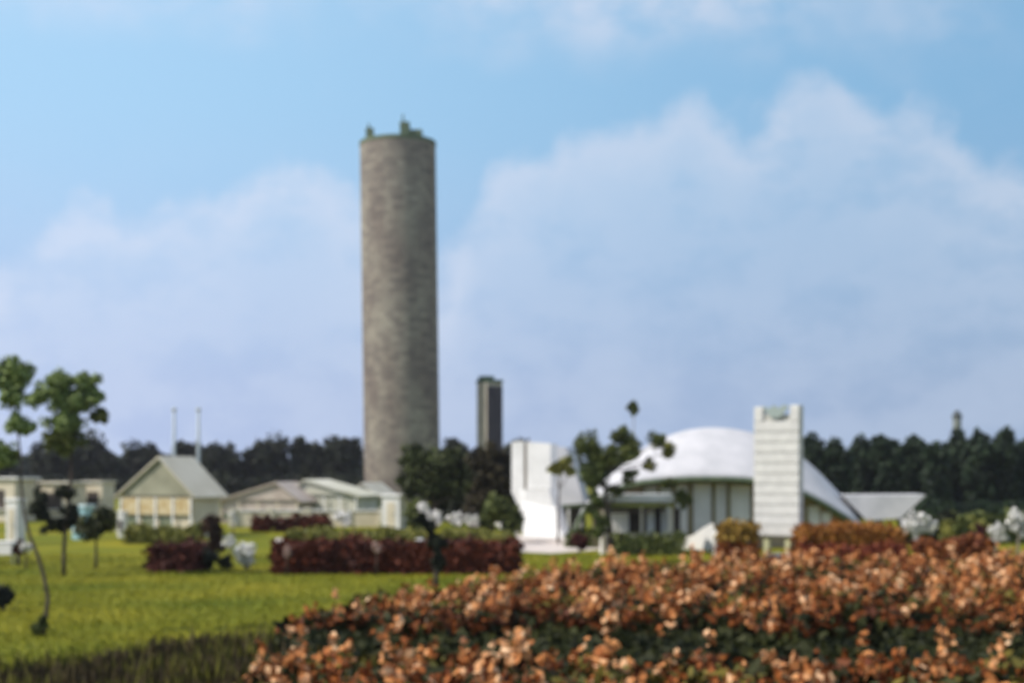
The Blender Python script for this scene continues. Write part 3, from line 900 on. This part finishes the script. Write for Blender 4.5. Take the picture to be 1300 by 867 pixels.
hedge('clipped_hedge', 'long low dark maroon hedge bed across the middle of the lawn', 'hedge', 346, 656, 686, 42, 1.4, LF_RED, None)
hedge('clipped_hedge', 'short brown maroon hedge bed in the lawn left of the white shrubs', 'hedge', 188, 252, 691, 43, 1.2, leafmat('red_brown_leaves', (0.035, 0.012, 0.010), (0.13, 0.035, 0.022), 1.2), None)
hedge('clipped_hedge', 'low yellow green hedge strip behind the long maroon hedge', 'hedge', 362, 552, 673, 54, 1.2, LF_YELLOW, None, size=.12)
hedge('clipped_hedge', 'second yellow green hedge strip right of the slim conifer', 'hedge', 560, 648, 674, 55, 1.2, LF_YELLOW, None, size=.12)
hedge('clipped_hedge', 'dark red hedge in front of the low tents', 'hedge', 350, 416, 655, 72, 1.0, LF_RED, None, size=.16)
hedge('clipped_hedge', 'tiny dark hedge block left of the dark red hedge by the tents', 'hedge', 320, 342, 656, 72, 1.0, LF_RED, None, size=.16)
hedge('clipped_hedge', 'golden topped rust hedge left of the pylon', 'hedge', 918, 962, 662, 48.5, 1.2, LF_RUST, LF_GOLD, top_h=.55)
hedge('clipped_hedge', 'golden brown hedge right of the pylon under the shell roof', 'hedge', 1020, 1148, 666, 48.0, 1.6, LF_RUST, LF_RUST if False else leafmat('gold_brown', (.20, .07, .015), (.34, .15, .03), 2), top_h=.55)
hedge('clipped_hedge', 'low dark rust red hedge along the back of the flower bed', 'hedge', 1022, 1152, 692, 43.0, .8, leafmat('dark_rust', (.10, .018, .008), (.22, .05, .015), 2), None)
hedge('clipped_hedge', 'rust brown hedge between the white standard roses at right', 'hedge', 1172, 1262, 684, 43.0, 1.2, leafmat('rust_brown2', (.09, .022, .01), (.24, .08, .02), 2), None)
hedge('clipped_hedge', 'small dark green hedge right of the sculptural tower base', 'hedge', 722, 760, 672, 57, .9, LF_OLIVE, None, size=.12)
hedge('clipped_hedge', 'low green hedge before the flat kiosk behind the path', 'hedge', 782, 868, 676, 51.5, .5, LF_OLIVE, None, size=.12)
hedge('clipped_hedge', 'olive hedge below the marquee ochre band', 'hedge', 158, 252, 667, 60, .8, LF_YELLOW, None, size=.13)
hedge('clipped_hedge', 'olive hedge behind the right end of the flower bed', 'hedge', 1150, 1330, 652, 60, 1.0, LF_OLIVE, None, size=.15)
hedge('clipped_hedge', 'olive gold hedge between the low canopy and the right trees', 'hedge', 1205, 1262, 662, 53, 1.0, LF_OLIVE, LF_YELLOW, size=.14, top_h=.5)

hedge('boundary_hedge', 'long dark boundary hedge between the low tents and the tree row', 'hedge', -60, 662, 606, 165, 1.5, LF_DARK, None, size=.5, rough=.2)
hedge('boundary_hedge', 'dark boundary hedge at the foot of the dense right hand trees', 'hedge', 1130, 1400, 640, 92, 1.5, LF_WOOD, None, size=.3, rough=.15)
hedge('clipped_hedge', 'dark olive hedge behind the white bushes under the broad tree', 'hedge', 500, 660, 648, 88, 1.2, LF_OLIVE, None, size=.22, rough=.12)
# ------------------------------------------------------------------ middle-distance trees and shrubs
tree('broad_tree', 'broad dark tree standing before the right base of the big tower', 'tree', (552, 0), 76, [(552, 640), (548, 600)],
     [(545, 602, 38, 36), (525, 582, 22, 20), (575, 588, 26, 22), (560, 618, 36, 24), (592, 612, 24, 26), (520, 610, 18, 24)], None, leafmat('dark_olive', (.014, .018, .009), (.09, .11, .035), .9), size=.17, tr=.16)
tree('broad_tree', 'brownish dark tree below the small tower', 'tree', (624, 0), 74, [(624, 640), (624, 600)],
     [(626, 600, 28, 38), (608, 584, 16, 16), (638, 585, 14, 16), (620, 628, 30, 20), (641, 622, 16, 18), (604, 640, 18, 14)], None, leafmat('brown_green', (.018, .014, .010), (.06, .05, .022), 1.2), size=.2, tr=.15)
tree('rounded_shrub', 'olive edged shrub at the left foot of the sculptural tower', 'shrub', (640, 0), 60, [(640, 672), (640, 650)],
     [(634, 645, 22, 22), (650, 662, 16, 24), (622, 652, 18, 14)], None, LF_OLIVE, size=.15, tr=.06, limbs=False)
tree('rounded_shrub', 'dark shrub right of the white square kiosk', 'shrub', (527, 0), 66, [(527, 672), (527, 655)],
     [(524, 650, 14, 22), (536, 664, 16, 16)], None, LF_OLIVE, size=.15, tr=.06, limbs=False)
tree('slim_conifer', 'slim dark conifer on a bare stem in front of the long maroon hedge', 'tree', (554, 0), GY(746), [(554, 728), (552, 680), (540, 655)],
     [(554, 708, 13, 20), (551, 688, 10, 16), (545, 668, 9, 14), (534, 658, 9, 9), (563, 690, 7, 9)], None, LF_DARK, size=.08, tr=.06, dens=.9)
tree('small_tree', 'small yellow green tree in front of the sculptural tower', 'tree', (709, 0), 60, [(708, 660), (710, 620), (712, 592)],
     [(708, 592, 12, 10), (719, 586, 9, 10), (724, 598, 8, 9, ), (702, 596, 8, 6)], None, LF_YELLOW, size=.11, tr=.05)

for (x, y, rx, ry, Y_, m_, lab) in ((585, 642, 18, 15, 80, LF_DARK, 'dark shrub between the white bushes and the broad dark tree'),
                              (612, 645, 18, 16, 78, LF_OLIVE, 'olive shrub under the brownish dark tree'),
                              (505, 640, 9, 14, 82, LF_DARK, 'dark narrow shrub behind the square white kiosk'),
                              (560, 632, 24, 14, 84, LF_DARK, 'wide dark shrub directly under the broad dark tree'),
                              (655, 648, 12, 20, 70, LF_DARK, 'dark shrub at the left wall of the sculptural tower')):
    tree('rounded_shrub', lab, 'shrub', (x, 0), Y_, [(x, y + 18), (x, y)], [(x, y, rx, ry), (x - rx * .4, y + ry * .8, rx * .8, ry * .7), (x + rx * .4, y + ry * .8, rx * .8, ry * .7)], None, m_, size=.18, tr=.06, limbs=False)
# airy tree before the shell pavilion
tree('spreading_tree', 'dark spreading tree with leafy pads left of the shell roof', 'tree', (778, 0), 52,
     [(776, 680), (772, 650), (768, 620), (762, 595), (752, 578)],
     [(745, 568, 15, 15, LF_OLIVE), (762, 585, 20, 12, LF_OLIVE), (789, 554, 11, 11, LF_OLIVE), (801, 566, 13, 10, LF_OLIVE), (783, 578, 20, 10, LF_OLIVE), (758, 602, 15, 14),
      (836, 560, 10, 9, LF_OLIVE), (849, 572, 8, 8, LF_YELLOW), (824, 590, 7, 6, LF_YELLOW), (800, 603, 9, 9, LF_OLIVE), (756, 638, 10, 15), (766, 668, 11, 11), (783, 622, 8, 9, LF_OLIVE), (845, 612, 12, 5, LF_OLIVE), (868, 632, 8, 12, LF_OLIVE)],
     None, leafmat('mid_olive_leaves', (.03, .045, .015), (.13, .16, .045), 1.5), size=.085, tr=.08, pads=True, swell=1.4, dens=.75)
tree('ball_tree', 'tiny round topped tree on a thin tall stem above the dark pads', 'tree', (803, 0), 70, [(803, 640), (804, 560), (805, 522)],
     [(805, 518, 9, 9)], None, LF_OLIVE, size=.14, tr=.035, limbs=False, bark=PALEBARK, dens=1.4)

# ------------------------------------------------------------------ left foreground trees
tree('cloud_pruned_tree', 'front cloud pruned tree with a crooked stem near the left edge', 'tree', (55, 0), GY(806),
     [(58, 785), (61, 758), (55, 728), (48, 705), (38, 680), (30, 650), (27, 615), (26, 580), (22, 540), (19, 500)],
     [(16, 474, 27, 17), (2, 480, 18, 14), (14, 504, 16, 13), (27, 540, 19, 12), (2, 580, 16, 16)], None, LF_MID, size=.06, tr=.035, pads=True, dens=1.0, bark=BARK, swell=1.3)
tree('cloud_pruned_tree', 'second cloud pruned tree with a dark lower ring and upper pads', 'tree', (81, 0), GY(731),
     [(81, 700), (83, 670), (87, 640), (91, 600), (88, 565), (78, 530), (72, 500)],
     [(72, 492, 22, 16), (50, 505, 14, 12), (94, 512, 26, 16), (112, 484, 14, 16), (122, 504, 10, 8), (129, 527, 15, 8, LF_OLIVE), (84, 538, 26, 13), (84, 560, 22, 16, LF_OLIVE),
      (50, 645, 11, 22, LF_DARK), (88, 645, 9, 24, LF_DARK), (68, 667, 24, 8, LF_DARK), (80, 622, 12, 9, LF_DARK)], None, LF_MID, size=.075, tr=.055, pads=True, dens=1.0, swell=1.3)
tree('globe_tree', 'small globe shaped tree on a thin stem left of the marquee', 'tree', (122, 0), GY(722),
     [(122, 700), (122, 668)], [(122, 664, 24, 24), (112, 676, 14, 12), (134, 655, 14, 14)], None, leafmat('globe_leaves', (.018, .022, .012), (.09, .10, .035), 2), size=.10, tr=.05, limbs=False)
tree('ball_shrub', 'dark clipped ball shrub cut by the left edge of the lawn', 'shrub', (4, 0), GY(774), [(4, 765), (4, 756)],
     [(4, 755, 16, 16), (10, 758, 9, 12)], None, leafmat('black_green', (.006, .010, .012), (.02, .028, .022), 3), size=.05, tr=.05, limbs=False, dens=1.6)
tree('grass_tuft', 'small dark green tuft at the foot of the crooked tree', 'plant', (48, 0), GY(806) - .15, [(48, 803), (48, 797)],
     [(46, 796, 9, 10), (55, 790, 7, 13)], None, LF_OLIVE, size=.05, tr=.02, limbs=False)
tree('rounded_shrub', 'red flowering shrub behind the crooked stem', 'shrub', (24, 0), 46, [(24, 700), (24, 692)],
     [(24, 695, 9, 12)], None, LF_RED, size=.08, tr=.04, limbs=False)
tree('flowering_shrub', 'small white flowering shrub behind the crooked stem', 'shrub', (33, 0), 44, [(33, 706), (33, 695)],
     [(33, 694, 8, 9)], None, LF_WHITE, size=.07, tr=.03, limbs=False)
tree('rounded_shrub', 'tall dark bronze shrub at the right corner of the marquee', 'shrub', (270, 0), 50, [(270, 690), (270, 670)],
     [(268, 668, 14, 20), (276, 690, 12, 16), (262, 695, 14, 12)], None, leafmat('bronze_dark', (.025, .014, .012), (.10, .055, .035), 2), size=.12, tr=.05, limbs=False)
tree('rounded_shrub', 'low black green shrub at the right end of the brown maroon hedge', 'shrub', (265, 0), 43.5, [(265, 715), (265, 706)],
     [(264, 706, 14, 13), (285, 713, 10, 10)], None, LF_DARK, size=.09, tr=.04, limbs=False)
tree('flowering_shrub', 'small round white flowering shrub in the lawn', 'shrub', (292, 0), 45, [(292, 710), (292, 692)],
     [(291, 688, 9, 9)], None, LF_WHITE, size=.07, tr=.03, limbs=False, dens=.5)
tree('flowering_shrub', 'larger white flowering shrub beside the long maroon hedge', 'shrub', (313, 0), 43.5, [(313, 715), (313, 700)],
     [(312, 700, 14, 14), (315, 713, 10, 9)], None, LF_WHITE, size=.08, tr=.04, limbs=False, dens=.5)
wl = [(537, 645, 10, 8, 'white flowering bush right of the square white kiosk'), (551, 654, 11, 8, 'second white flowering bush below the broad dark tree'),
      (575, 657, 12, 7, 'third white flowering bush below the broad dark tree'), (597, 658, 13, 7, 'white flowering bush below the brownish tree'),
      (654, 680, 8, 8, 'little white flowering bush at the right end of the long hedge'),
      (296, 655, 6, 7, 'little white flowering bush before the pinkish tent'), (435, 655, 13, 8, 'white flowering bush before the pale green tent'),
      (638, 664, 8, 6, 'white flowering bush beside the olive edged shrub')]
for (x, y, rx, ry, lab) in wl:
    Yw_ = 64
    tree('flowering_bush', lab, 'bush', (x, 0), Yw_, [(x, 676), (x, y + 2)], [(x, y, rx, ry), (x + rx * .4, y + ry * .7, rx * .6, ry * .7)], None, LF_WHITE, size=.11, tr=.035, limbs=False, dens=.35, group='white flowering bushes')
    
# flowering clumps standing in the long hedge
for x, y, lab in ((364, 700, 'pale flowering plant at the left end of the long maroon hedge'), (478, 694, 'pale pink flowering plant in the middle of the long maroon hedge')):
    tree('flowering_plant', lab, 'plant', (x, 0), 41.4, [(x, 712), (x, y + 4)], [(x, y, 5, 8)], None, leafmat('pale_pink', (.35, .22, .18), (.6, .45, .40), 3), size=.06, tr=.02, limbs=False)
# white standard roses on the right
for (x, y, rx, ry, foot, lab) in ((1168, 665, 21, 14, 714, 'widest white standard rose at the right of the low canopy'),
                            (1268, 678, 11, 16, 716, 'narrow white standard rose near the right edge'),
                            (1296, 664, 15, 22, 718, 'tall white standard rose cut by the right edge')):
    Y_ = GY(foot)
    tree('standard_rose', lab, 'shrub', (x - 5, 0), Y_, [(x - 4, 700), (x - 2, y + 8)], [(x - rx * .4, y, rx * .7, ry), (x + rx * .4, y + 1, rx * .65, ry * .9), (x, y - 4, rx * .5, ry * .8)] + ([(x - 4, y + 20, 5, 9)] if rx > 18 else []),
         None, LF_WHITE, size=.07, tr=.05, limbs=True, group='white standard roses', dens=.5, bark=PALEBARK)
for (x, y, rx, ry, Y_, m_, lab) in ((1205, 655, 12, 14, 55, LF_DARK, 'dark round shrub right of the widest white rose'), (1222, 668, 12, 14, 50, LF_OLIVE, 'olive shrub under the distant chimney'),
                              (1244, 676, 10, 18, 47, LF_MAR, 'maroon shrub left of the narrow white rose'), (926, 684, 9, 10, 49.0, LF_DARK, 'dark blue green shrub beside the white bollard'),
                              (735, 685, 14, 8, 52, LF_MAR, 'low maroon shrub right of the pink plinth')):
    tree('rounded_shrub', lab, 'shrub', (x, 0), Y_, [(x, y + 14), (x, y)], [(x, y, rx, ry), (x + 3, y + ry * .7, rx * .8, ry * .7)], None, m_, size=.10, tr=.04, limbs=False)

# ------------------------------------------------------------------ flower field
def noise2(x, y, s, seed):
    r_ = np.random.default_rng(seed); v = np.zeros(len(x))
    for i in range(6):
        a = r_.uniform(0, 2 * math.pi); f = s * r_.uniform(.6, 1.6); ph = r_.uniform(0, 6.28)
        v += np.sin((x * math.cos(a) + y * math.sin(a)) * f + ph)
    return v / 6
def scatter(poly, n, y0=None, y1=None):
    pa = np.array(poly); lo = pa.min(0); hi = pa.max(0)
    p = rng.uniform(lo, hi, (n, 2)); p = p[inpoly(p, poly)]
    # keep to what could be seen from near the camera
    p = p[np.abs(p[:, 0]) < p[:, 1] * .46 + 2]
    return p
def gap(p):
    """0 in the planted rows, 1 in the low green row between them"""
    c = 20.9 + .35 * np.sin(p[:, 0] * .9) + .25 * np.sin(p[:, 0] * 2.1 + 1)
    w = 2.85 + .25 * np.clip(p[:, 0] / 4, 0, 1) + .9 * noise2(p[:, 0], p[:, 1], 1.5, 5)
    return np.clip((w - np.abs(p[:, 1] - c)) / .5, 0, 1)

def field():
    # foliage
    p = scatter(bed_poly, 200000)
    g = gap(p); hn = noise2(p[:, 0], p[:, 1], 1.6, 3)
    top = (0.62 + .16 * hn) * (1 - g) + 0.32 * g
    z = rng.uniform(0.05, 1, len(p)) ** .7 * top
    C = np.column_stack([p, z])
    nrm = np.column_stack([rng.normal(0, .5, len(p)), -np.ones(len(p)) * .4, np.ones(len(p)) * .8])
    sel = rng.uniform(size=len(p))
    green = (sel < .5) | (g > .5)
    mb = MB(); leaves(mb, C[green], unit(nrm[green]), .15, 2.0, .5)
    o = mb.build('bed_foliage', leafmat('bed_green', (.007, .010, .003), (.040, .045, .008), 1.0))
    tag(o, 'dark green leaves filling the rows of the big flower bed', 'foliage', kind='stuff')
    mb = MB(); leaves(mb, C[~green], unit(nrm[~green]), .15, 1.8, .5)
    o = mb.build('bronze_foliage', leafmat('bed_bronze', (.05, .012, .004), (.20, .055, .010), .8))
    tag(o, 'bronze red leaves between the salmon blossoms', 'foliage', kind='stuff')
    # blossoms: plumes of petals
    def blooms(n, m, nm, lab, size, gapdens, zoff, seed):
        q = scatter(bed_poly, n); g = gap(q)
        clump = noise2(q[:, 0], q[:, 1], 2.6, seed)
        keep = (rng.uniform(size=len(q)) < np.clip(.42 + clump * 1.5, .03, 1)) & (rng.uniform(size=len(q)) < (1 - g) + gapdens)
        q = q[keep] + rng.normal(0, .12, (keep.sum(), 2)); g = g[keep]
        vs = rng.uniform(.55, 1.5, len(q)) * (1 + .25 * noise2(q[:, 0], q[:, 1], 1.2, seed + 1))
        hn = noise2(q[:, 0], q[:, 1], 1.6, 3)
        zt = (0.60 + .16 * hn) * (1 - g) + .34 * g + zoff + rng.normal(0, .085, len(q))
        K = 26
        tilt = np.column_stack([rng.normal(.25, .6, len(q)), rng.normal(0, .45, len(q)), np.ones(len(q))]); tilt = unit(tilt)
        L_ = rng.uniform(.8, 2.0, len(q)) * size * vs
        t = rng.uniform(-.5, .5, (len(q), K)); 
        dd = unit(rng.normal(size=(len(q) * K, 3)))
        rad = (size * .44 * vs[:, None] * np.sqrt(np.clip(1 - (2 * t) ** 2, .1, 1)))
        base = np.column_stack([q, zt])[:, None, :] + tilt[:, None, :] * (t * L_[:, None] * 1.3)[:, :, None]
        pts = base.reshape(-1, 3) + dd * rad.reshape(-1, 1) * rng.uniform(.5, 1, (len(dd), 1))
        mb = MB(); leaves(mb, pts, dd, size * .34, 1.3, 1.2)
        o = mb.build(nm, m); tag(o, lab, 'blossoms', kind='stuff'); return len(q)
    a = blooms(3400, PETAL, 'salmon_blossoms', 'salmon pink blossom heads over the big flower bed', .27, .04, .08, 9)
    b_ = blooms(7000, RUSTP, 'rust_blossoms', 'rust orange blossom heads mixed through the big flower bed', .20, .01, -.04, 21)
    print('blooms', a, b_)
    # yellow-green leaves in patches
    q = scatter(bed_poly, 60000)
    q = q[(noise2(q[:, 0], q[:, 1], 3.0, 31) > np.where(q[:, 1] < 18.5, .12, .3)) & (gap(q) < .3)]
    z = rng.uniform(.35, .80, len(q)); mb = MB(); leaves(mb, np.column_stack([q, z]), np.repeat([[0, -.3, 1.]], len(q), 0), .09, 1.8, .6)
    o = mb.build('pale_foliage', leafmat('bed_yellow', (.05, .055, .008), (.20, .15, .025), 1.0))
    tag(o, 'yellow green leaves in patches among the blossoms of the flower bed', 'foliage', kind='stuff')
field()

def strip():
    p = scatter(strip_poly, 52000)
    p = p + rng.normal(0, .22, p.shape); n = len(p); h = rng.uniform(.14, .64, n) * (1 + .18 * noise2(p[:, 0], p[:, 1], 5, 2))
    C = np.column_stack([p, h * .55]); a = rng.uniform(0, math.pi, n)
    A = np.column_stack([rng.normal(0, .05, n), rng.normal(0, .05, n), h * .5])
    B = np.column_stack([np.cos(a), np.sin(a), np.zeros(n)]) * .035
    dark = noise2(p[:, 0], p[:, 1], 4.5, 8) < .1
    mb = MB().quads(C[dark], A[dark], B[dark])
    o = mb.build('border_stems', leafmat('stem_dark', (.030, .020, .014), (.085, .065, .022), 2.5)); tag(o, 'dark brown upright stems along the near edge of the lawn', 'plants', kind='stuff')
    mb = MB().quads(C[~dark], A[~dark], B[~dark])
    o = mb.build('border_blades', leafmat('stem_green', (.07, .07, .012), (.15, .14, .02), 2.5)); tag(o, 'olive green upright blades along the near edge of the lawn', 'plants', kind='stuff')
strip()
